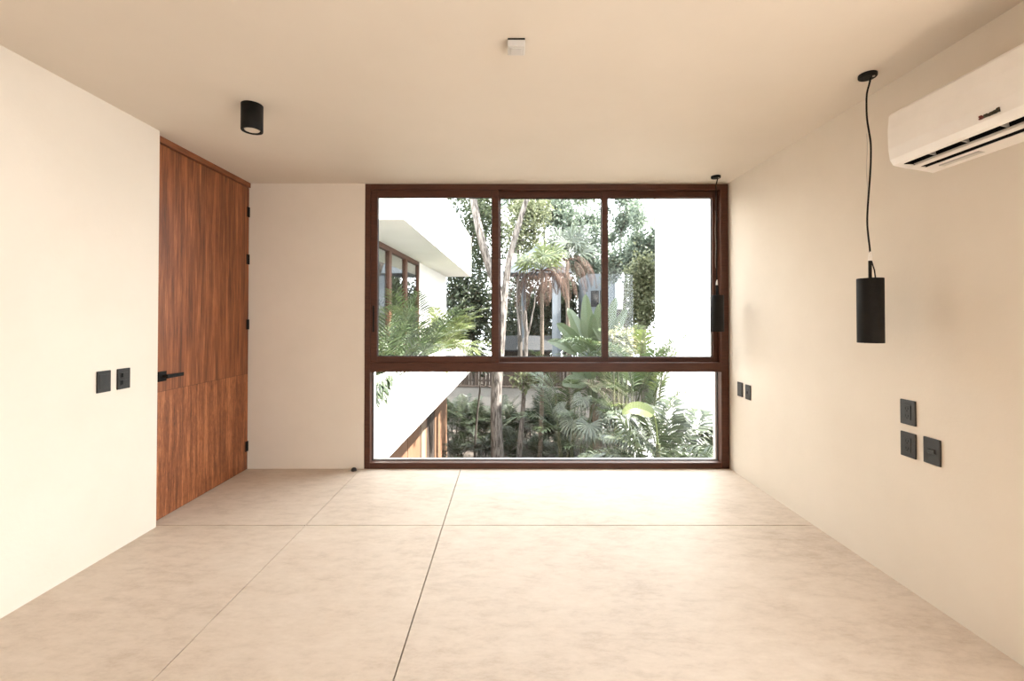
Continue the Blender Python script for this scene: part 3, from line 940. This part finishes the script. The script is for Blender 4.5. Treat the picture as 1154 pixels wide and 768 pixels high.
# ---------------- background crowns
TR = [
    ('dark dense tree just right of the white wing, lower foliage', 532, 355, 32, 55, 19.0, 'leaf_dark', 5200, .26, .15, 22, .36),
    ('leafy tree high behind the pale leaning trunk', 528, 262, 34, 55, 21.0, 'leaf_mid', 3400, .26, .15, 24, .30),
    ('yellowish feathery tree above the fan palm', 584, 252, 36, 42, 20.0, 'leaf_yellow', 3000, .24, .13, 20, .32),
    ('dark tree mass behind the two thin palm trunks', 596, 352, 44, 50, 24.2, 'leaf_dark', 5200, .28, .16, 22, .36),
    ('blue green tree with broken crown above the second palm', 640, 252, 42, 34, 24.0, 'leaf_hazed', 2500, .34, .19, 18, .28),
    ('blue green drooping tree left of the middle mullion', 655, 300, 32, 36, 25.8, 'leaf_hazed', 2900, .30, .17, 18, .30),
    ('dark shaded tree under the blue green crown', 637, 336, 18, 28, 22.5, 'leaf_dark', 2200, .26, .15, 12, .34),
    ('thin high sparse tree against the white sky', 700, 248, 34, 30, 25.0, 'leaf_hazed', 1300, .34, .18, 18, .22),
    ('light green tree touching the white house edge', 726, 272, 20, 50, 15.5, 'leaf_hazed', 2200, .20, .11, 20, .28),
    ('mid green bushy tree hiding the white annex', 706, 296, 28, 30, 18.0, 'leaf_hazed', 2300, .24, .13, 16, .30),
    ('dark olive tree low beside the white house edge', 722, 336, 22, 46, 14.5, 'leaf_yellow', 3200, .18, .10, 14, .33),
    ('dark bushy tree low behind the shed roof', 586, 388, 34, 26, 26.5, 'leaf_dark', 3600, .28, .16, 16, .40),
    ('dark wide tree low behind the broad upright leaves', 680, 372, 52, 34, 27.5, 'leaf_dark', 4600, .28, .16, 20, .38),
    ('tall airy tree over the top of the middle pane', 612, 226, 52, 18, 26.0, 'leaf_hazed', 1800, .36, .20, 20, .26),
]
for i, (lb, px, py, rx, ry, d, mt, n, ln, w, cl, spd) in enumerate(TR):
    tree(lb, px, py, rx, ry, d, mt, n, ln, w, 40 + i, cl, spd)

# ---------------- pale forked tree in front
d = 12.0
R = random.Random(3)
ft = thing('forked_tree', at(561, 541, d), 'pale barked tree with thick trunk forking into two leaning limbs', 'tree')
trk = [at(561.5, 541, d), at(560.5, 505, d), at(559, 470, d), at(559.5, 440, d), at(561, 420, d), at(563, 395, d), at(565, 365, d), at(567, 340, d)]
MB().tube(trk, [.20, .165, .150, .148, .145, .135, .130, .125], 14).build('trunk', M['bark_pale'], ft, smooth=True)
MB().tube([at(566, 352, d), at(562, 330, d), at(553, 306, d + .1), at(543, 272, d + .2), at(537, 245, d + .3), at(533, 222, d + .4), at(527, 190, d + .5), at(518, 150, d + .7)],
          [.115, .115, .115, .11, .105, .10, .09, .06], 12).build('limb', M['bark_pale'], ft, smooth=True)
MB().tube([at(567, 348, d), at(570, 318, d), at(574, 292, d), at(582, 262, d - .1), at(591, 232, d - .2), at(600, 205, d - .2), at(615, 165, d - .2)],
          [.10, .095, .085, .08, .07, .06, .04], 12).build('limb', M['bark_pale'], ft, smooth=True)
fm_ = MB()
for (px, py, dd) in ((520, 190, 12.6), (600, 190, 11.8), (560, 185, 12.2), (625, 200, 11.9)):
    leaf_cloud(fm_, at(px, py, dd), (1.2, 1.0, .7), 420, .2, .11, R, 8, .35)
fm_.build('foliage', M['leaf_mid'], ft)

# ---------------- thin bare trees
bt = thing('bare_tree', at(584, 541, 12.6), 'slim pale bare tree with dead branches right of the forked trunk', 'tree')
d = 12.6
MB().tube([at(584, 541, d), at(586, 500, d), at(589, 465, d), at(591.5, 430, d), at(592.5, 400, d), at(593, 375, d), at(591.5, 350, d)],
          [.085, .075, .065, .06, .06, .055, .045], 10).build('trunk', M['bark_pale'], bt, smooth=True)
for pth in ([(593, 385), (598, 365), (602, 345), (604, 325)], [(586, 378), (583, 352), (582, 330), (585, 308)], [(592, 372), (589, 360), (588, 345)]):
    MB().tube([at(a, b, d) for a, b in pth], [.03, .025, .02, .012][:len(pth)], 7).build('branch', M['bark_pale'], bt, smooth=True)
lf = MB()
leaf_cloud(lf, at(590, 424, 12.4), (.45, .3, .30), 260, .16, .08, random.Random(8), 8, .4)
lf.build('foliage', M['leaf_yellow'], bt)
d = 13.0
sg = thing('sapling', at(534, 541, d), 'thin grey sapling in the hedge left of the forked tree', 'tree')
MB().tube([at(534, 541, d), at(535.5, 500, d), at(538, 465, d), at(541, 440, d), at(542, 415, d), at(541, 395, d)], [.04, .035, .03, .03, .025, .02], 8).build('trunk', M['bark_grey'], sg, smooth=True)
MB().tube([at(541.5, 432, d), at(547, 435, d), at(556, 437, d)], [.025, .018, .01], 6).build('branch', M['bark_grey'], sg, smooth=True)
lf = MB()
leaf_cloud(lf, at(543, 405, d), (.55, .4, .4), 300, .17, .09, random.Random(18), 8, .4)
lf.build('foliage', M['leaf_dark'], sg)

# ---------------- the palms
def tall_palm(label, foot, crown, d, green, ngreen, ndead, seed, tw, flen, dlen, bark='bark_palm'):
    R = random.Random(seed)
    c = at(*crown, d)
    f0 = at(*foot, d)
    f0.z = GZ
    t = thing('tall_palm', f0, label, 'palm', 'tall slim palms')
    MB().tube([f0, f0.lerp(c, .35) + Vector((.04, 0, 0)), f0.lerp(c, .7) + Vector((.02, 0, 0)), c], [tw * 1.2, tw, tw * .9, tw * .85], 12).build('trunk', M[bark], t, smooth=True)
    for i in range(ngreen):
        m = MB()
        az = 2 * PI * i / ngreen + R.uniform(-.2, .2)
        el = R.uniform(.35, 1.35)
        fan(m, c, sph(az, el), flen * R.uniform(.45, .6), flen * R.uniform(.5, .62), 22, R, 4.2, .30)
        m.build('leaf', M[green], t)
    for i in range(ndead):
        m = MB()
        az = 2 * PI * i / ndead + R.uniform(-.3, .3)
        frond(m, c - Vector((0, 0, .05)), sph(az, R.uniform(.0, .45)), dlen * R.uniform(.7, 1.15), R.uniform(3.6, 5.0), 18, .30, .022, R, .0, 1.2, .014, .3, .5)
        m.build('dead_leaf', M['palm_dead'], t)
    return t


tall_palm('slim palm with lime crown and brown dead skirt beside the forked tree', (608, 516), (611, 304), 13.0, 'palm_lime', 12, 18, 21, .062, .98, 1.55)
tall_palm('grey green palm with long drooping crown behind the slim lime palm', (640, 516), (639, 292), 15.5, 'palm_grey', 11, 15, 22, .075, 1.25, 1.85)

# ---------------- bird-of-paradise clumps
def paddle_clump(label, foot, d, specs, mat, seed, name='banana_plant', thick=1.0):
    """specs: pixel of leaf base, pixel of leaf tip, depth offset, width in pixels, droop"""
    R = random.Random(seed)
    f0 = at(*foot, d)
    base = Vector((f0.x, d, GZ))
    t = thing(name, base, label, 'plant', 'broad leaved plants in the garden')
    MB().tube([base, Vector((f0.x, d, f0.z))], [.12 * thick, .07 * thick], 10).build('stem', M['stem'], t, smooth=True)
    for (b, tp, dd, w, dr) in specs:
        m = MB()
        p0 = at(*b, d + dd * .3)
        p1 = at(*tp, d + dd)
        v = p1 - p0
        root = Vector((f0.x, d, f0.z - .1))
        m.tube([root, root.lerp(p0, .5) + Vector((0, 0, .1)), p0], [.03 * thick, .022 * thick, .016 * thick], 6, cap=False)
        up = v.normalized() + Vector((0, 0, dr * .45))
        paddle(m, p0, up, 0.02, v.length * (1 + .08 * dr), w * d / F, dr, R, (R.uniform(-.5, .5), -1, .35))
        m.build('leaf', M[mat], t)
    return t


paddle_clump('clump of upright broad leaves in front of the grey house', (668, 410), 11.0,
             [((664, 392), (660, 333), .1, 17, .15), ((674, 390), (676, 343), -.2, 17, .1), ((678, 392), (694, 338), .2, 17, .35), ((660, 395), (640, 350), .3, 18, .5),
              ((656, 398), (628, 368), -.2, 17, .8), ((668, 398), (668, 355), -.4, 13, .1), ((684, 396), (706, 352), .1, 15, .7), ((650, 400), (618, 388), .1, 14, .8), ((688, 400), (668, 372), -.5, 12, .5)], 'broad', 31, 'bird_of_paradise')
paddle_clump('banana plant with one drooping yellow green leaf by the palm thicket', (741, 500), 5.55,
             [((737, 468), (704, 474), -.15, 17, 1.5)], 'banana_lime', 32, 'banana_plant', .4)
paddle_clump('shaded plant with big blue green leaves just under the middle mullion', (668, 455), 9.6,
             [((662, 432), (636, 438), -.2, 18, .9), ((668, 428), (660, 408), -.1, 16, .4), ((676, 430), (694, 432), -.3, 17, 1.0), ((672, 434), (672, 446), -.5, 16, 1.2), ((680, 426), (700, 412), .1, 15, .6), ((655, 430), (646, 414), .1, 14, .4)], 'broad', 33, 'elephant_ear')

# ---------------- shaded fan palm low in the middle
d = 9.4
R = random.Random(51)
fp = thing('fan_palm', Vector((at(672, 500, d).x, d, GZ)), 'shaded fan palm with hanging hand shaped leaves under the transom', 'palm')
cr = at(672, 452, d)
MB().tube([(cr.x + .05, d, GZ), (cr.x, d, cr.z)], [.12, .09], 10).build('trunk', M['bark_palm'], fp, smooth=True)
for (tp, dd, rpx) in (((646, 470), -.7, 24), ((664, 474), -1.0, 26), ((688, 460), -.8, 24), ((656, 446), -.4, 20), ((700, 470), -.2, 20), ((636, 458), 0, 20), ((690, 440), .3, 18), ((660, 486), -.6, 20), ((682, 482), -.7, 18)):
    m = MB()
    p1 = at(*tp, d + dd)
    v = p1 - cr
    fan(m, cr, v, v.length, rpx * d / F, 30, R, 4.4, .8, rpx * d / F * .085, (v.x * .9 + R.uniform(-.3, .3), -.8, R.uniform(.4, 1.1)))
    m.build('leaf', M['palm_grey'], fp)

# ---------------- feather palm clumps
def clump(label, base, n, length, mat, seed, nl=20, ll=.42, lw=.035, el=(.55, 1.35), droop=(.9, 1.7), name='areca_palm', az=None, r0=.12, stems=True, stemh=.4, vee=.35, group='feathery palms', fall=.25):
    R = random.Random(seed)
    base = Vector(base)
    t = thing(name, base, label, 'palm', group)
    for i in range(n):
        nst = i < 8
        a = (2 * PI * i / n + R.uniform(-.25, .25)) if az is None else R.uniform(*az)
        e = R.uniform(*el)
        q = base + Vector((math.cos(a) * r0 * R.random(), math.sin(a) * r0 * R.random(), 0))
        s = MB()
        a = a * 2.399963 if n > 18 else a
        tip = q + Vector((math.cos(a) * .08 * (1 + stemh), math.sin(a) * .08 * (1 + stemh), stemh * R.uniform(.7, 1.1)))
        if stems:
            s.tube([q, q.lerp(tip, .5) + Vector((R.uniform(-.06, .06), R.uniform(-.06, .06), 0)), tip], [.018, .014, .010], 6)
            if nst:
                s.build('stem', M['stem'], t, smooth=True)
        else:
            tip = q
        m = MB()
        frond(m, tip, sph(a, e), length * R.uniform(.8, 1.12), R.uniform(*droop), nl, ll, lw, R, vee, fall)
        m.build('frond', M[mat], t)
    return t


# big dense one against the white house
clump('large glossy palm thicket at the right end of the lower pane', (2.42, 6.25, GZ), 96, .92, 'palm_thicket', 61, 24, .42, .036, (-.5, 1.5), (.7, 1.9), r0=.62, stemh=2.25, fall=.45, vee=.25)
clump('palm with light fronds spreading at the foot of the thicket', (1.98, 5.75, GZ), 30, .80, 'palm_thicket', 62, 22, .36, .030, (.0, 1.2), (.9, 2.0), r0=.15, stemh=1.75, fall=.4)
# behind it, over the transom
clump('yellow green palm rising against the white house edge', (at(722, 420, 9.0).x, 9.0, GZ), 14, .85, 'palm_lime', 63, 20, .34, .026, (.7, 1.45), (.3, .9), r0=.12, stemh=3.25)
clump('dark palm between the middle mullion and the white house', (at(702, 420, 9.8).x, 9.8, GZ), 16, 1.35, 'palm_green', 64, 22, .42, .034, (.45, 1.4), (.8, 1.7), r0=.18, stemh=3.2)
clump('green palm touching the white house edge above the transom', (at(719, 420, 8.4).x, 8.4, GZ), 14, .85, 'palm_green', 67, 20, .32, .03, (.5, 1.4), (.7, 1.5), r0=.12, stemh=3.35)
clump('dark palm left under the broad upright leaves', (at(640, 440, 10.4).x, 10.4, GZ), 12, 1.35, 'palm_green', 65, 22, .42, .034, (.3, 1.3), (.9, 1.8), r0=.15, stemh=2.5)
clump('dark palm with thin bare stems behind the yellow banana leaf', (at(708, 470, 8.6).x, 8.8, GZ), 13, 1.15, 'palm_green', 66, 20, .36, .03, (.5, 1.4), (.8, 1.7), r0=.25, stemh=1.9)
# cream flowering bush
R = random.Random(71)
fb = thing('flowering_shrub', (at(700, 400, 8.4).x, 8.4, GZ), 'cream flowering shrub right of the middle mullion', 'shrub')
c_ = at(700, 388, 8.4)
for k in range(4):
    MB().tube([(c_.x + .05 * k - .1, 8.4, GZ), (c_.x + .1 * k - .15, 8.4 + .05 * k, c_.z)], [.03, .015], 6).build('stem', M['stem'], fb, smooth=True)
m = MB()
leaf_cloud(m, c_, (.30, .25, .26), 700, .10, .05, R, 14, .4)
m.build('blossom', M['blossom'], fb)
m = MB()
leaf_cloud(m, c_ - Vector((0, 0, .15)), (.34, .3, .3), 420, .15, .07, R, 12, .4)
m.build('foliage', M['leaf_yellow'], fb)

# ---------------- hedge: one dark feathery shrub built, the rest are copies
def hedge_shrub(seed, n=30, h=1.0):
    R = random.Random(seed)
    t = thing('hedge_shrub', (0, 0, GZ), 'dark feathery hedge shrub', 'shrub', 'feathery hedge shrubs along the garden wall')
    for k in range(4):
        MB().tube([(.08 * k - .12, .05 * (k % 2), GZ), (.16 * k - .24, .08 * (k % 2), GZ + .75)], [.02, .01], 6).build('stem', M['bark_grey'], t)
    m = MB()
    for i in range(n):
        a = R.uniform(0, 2 * PI)
        q = Vector((R.uniform(-.3, .3), R.uniform(-.25, .25), GZ + R.uniform(.05, .75)))
        frond(m, q, sph(a, R.uniform(.4, 1.4)), R.uniform(.55, .85), R.uniform(.8, 1.7), 15, .26, .03, R, .3, .25, .008)
    m.build('foliage', M['leaf_dark'], t)
    return t


proto = [hedge_shrub(81), hedge_shrub(82)]
HS = [  # px, depth, scale, look
    (512, 15.2, 1.35, 'dark feathery hedge shrub nearest the timber door panels'),
    (530, 15.0, 1.25, 'dark feathery hedge shrub around the thin sapling'),
    (549, 15.4, 1.15, 'dark feathery hedge shrub left of the forked trunk'),
    (573, 15.0, 1.30, 'dark feathery hedge shrub between forked trunk and bare tree'),
    (600, 15.2, 1.30, 'dark feathery hedge shrub between bare tree and palm trunk'),
    (622, 14.6, 1.40, 'tall dark feathery hedge shrub just right of the palm trunk'),
    (642, 14.2, 1.15, 'dark feathery hedge shrub at the left of the fan palm'),
    (517, 13.3, .80, 'low front hedge shrub by the timber door panels'),
    (546, 13.2, .75, 'low front hedge shrub at the foot of the forked tree'),
    (577, 13.4, .75, 'low front hedge shrub at the foot of the bare tree'),
    (606, 13.3, .80, 'low front hedge shrub at the foot of the slim palm'),
    (634, 12.8, .75, 'low front hedge shrub before the fan palm, leftmost'),
    (664, 11.8, .70, 'low front hedge shrub directly below the fan palm'),
    (696, 10.8, .75, 'low front hedge shrub left of the palm thicket'),
]
R = random.Random(9)
for i, (px, d, s, lb) in enumerate(HS):
    pos = Vector((at(px, 500, d).x, d, GZ))
    if i < 2:
        o = proto[i]
        o.location = pos
        o.scale = (s, s, s)
        o['label'] = lb
    else:
        o = copy_tree(proto[i % 2], pos, lb, None, (s, s, s * R.uniform(.9, 1.1)), R.uniform(0, 6.2))

# ---------------- planter on the wing
SZ = 0.50
clump('arching palm in the planter close to the window', (-1.66, 5.75, SZ), 12, 1.15, 'palm_green', 91, 20, .34, .026, (.5, 1.35), (.7, 1.6), r0=.10, stems=False, group='palms in the white planter')
clump('small arching palm in the planter before the second wing window', (-1.66, 6.9, SZ), 11, 1.10, 'palm_grey', 92, 20, .32, .026, (.5, 1.35), (.7, 1.6), r0=.10, stems=False, group='palms in the white planter')
clump('long arching palm in the planter before the third wing window', (-1.66, 8.1, SZ), 10, 1.65, 'palm_green', 93, 24, .36, .028, (.8, 1.4), (.5, 1.4), r0=.10, stems=False, group='palms in the white planter')
clump('bright lime palm spilling over the far end of the planter', (-1.60, 11.3, SZ), 20, 1.45, 'palm_lime', 94, 24, .42, .034, (.25, 1.3), (1.0, 2.0), r0=.15, stems=False, group='palms in the white planter')
clump('yellow green palm in the planter before the blank wing wall', (-1.62, 9.9, SZ), 14, 1.15, 'palm_lime', 95, 22, .36, .03, (.25, 1.2), (1.0, 2.0), r0=.12, stems=False, group='palms in the white planter')
R = random.Random(97)
for (y, n, lb) in ((6.3, 24, 'low broad leaved plant in the planter between the first two palms'), (7.5, 26, 'low broad leaved plant in the planter below the long palm'), (8.9, 26, 'low broad leaved plant in the planter beside the lime palms')):
    t = thing('leafy_plant', (-1.66, y, SZ), lb, 'plant', 'broad leaved plants in the planter')
    for i in range(n):
        m = MB()
        a = R.uniform(0, 2 * PI)
        paddle(m, (-1.66 + R.uniform(-.12, .12), y + R.uniform(-.35, .35), SZ - .02), sph(a, R.uniform(.5, 1.4)), R.uniform(.10, .34), R.uniform(.20, .32), R.uniform(.09, .13), R.uniform(.8, 2.0), R, (0, -.3, 1))
        m.build('leaf', M['broad'], t)
tv = thing('trailing_vine', (-1.42, 4.85, .69), 'trailing green plant hanging over the near planter edge', 'plant')
R = random.Random(99)
for i in range(9):
    y = 4.40 + i * .10
    x0 = wx(y)
    dz = R.uniform(.08, .30)
    m = MB()
    m.tube([(x0 - .2, y, SZ), (x0 - .1, y, .72), (x0 + .012, y, .70), (x0 + .016, y + .02, .70 - dz)], .004, 5)
    for k in range(9):
        q = Vector((x0 + .02, y + R.uniform(-.03, .03), .72 - dz * k / 8.0))
        leaf_quad(m, q, Vector((.5, R.uniform(-.7, .7), -.8)).normalized(), Vector((1, R.uniform(-.4, .4), .5)), R.uniform(.09, .14), R.uniform(.05, .075))
    m.build('vine', M['broad'], tv)

# ================================================================== LIGHT
world = bpy.data.worlds.new('World')
scene.world = world
world.use_nodes = True
nt = world.node_tree
bg = nt.nodes['Background']
bg.inputs[0].default_value = (0.90, 0.96, 1.0, 1)
bg.inputs[1].default_value = 3.2

sun = bpy.data.lights.new('sun', 'SUN')
sun.energy = 14.0
sun.angle = math.radians(0.6)
sun.color = (1.0, 0.95, 0.88)
so = bpy.data.objects.new('sun', sun)
COL.objects.link(so)
so.rotation_euler = Vector((0.58, -0.12, 0.80)).to_track_quat('Z', 'Y').to_euler()


def portal(name, x0, x1, y, z0, z1, facing):
    l = bpy.data.lights.new(name, 'AREA')
    l.shape = 'RECTANGLE'
    l.size = x1 - x0
    l.size_y = z1 - z0
    l.cycles.is_portal = True
    o = bpy.data.objects.new(name, l)
    COL.objects.link(o)
    o.location = ((x0 + x1) / 2, y, (z0 + z1) / 2)
    o.rotation_euler = (-PI / 2 if facing < 0 else PI / 2, 0, 0)
    return o


portal('window_portal', WX0, WX1, YO + 0.02, 0.0, 2.594, -1)

pr = portal('added_opening_portal', RY0, RY1, 0, 0.0, RZ1, -1)
pr.location = (XR + 0.22, (RY0 + RY1) / 2, RZ1 / 2)
pr.rotation_euler = (PI / 2, 0, PI / 2)

# ================================================================== CAMERA
cam = bpy.data.cameras.new('camera')
co = bpy.data.objects.new('camera', cam)
COL.objects.link(co)
co.location = (0, 0, EYE)
pitch = 0.012
co.rotation_euler = (PI / 2 + pitch, 0, 0)
cam.sensor_width = 36.0
cam.lens = F * 36.0 / 1154.0
cam.shift_x = (577 - CX) / 1154.0
cam.shift_y = -(384 - CY + F * math.tan(pitch)) / 1154.0
cam.clip_start = 0.05
cam.clip_end = 200
scene.camera = co

vs = scene.view_settings
vs.view_transform = 'Standard'
vs.look = 'None'
vs.exposure = 1.82
vs.gamma = 1.0
vs.use_curve_mapping = False
scene.cycles.use_denoising = True
scene.cycles.max_bounces = 12
scene.cycles.diffuse_bounces = 8
scene.cycles.glossy_bounces = 4
scene.cycles.transparent_max_bounces = 24
scene.cycles.sample_clamp_indirect = 8.0

for o in bpy.data.objects:
    if '_o' in o:
        del o['_o']
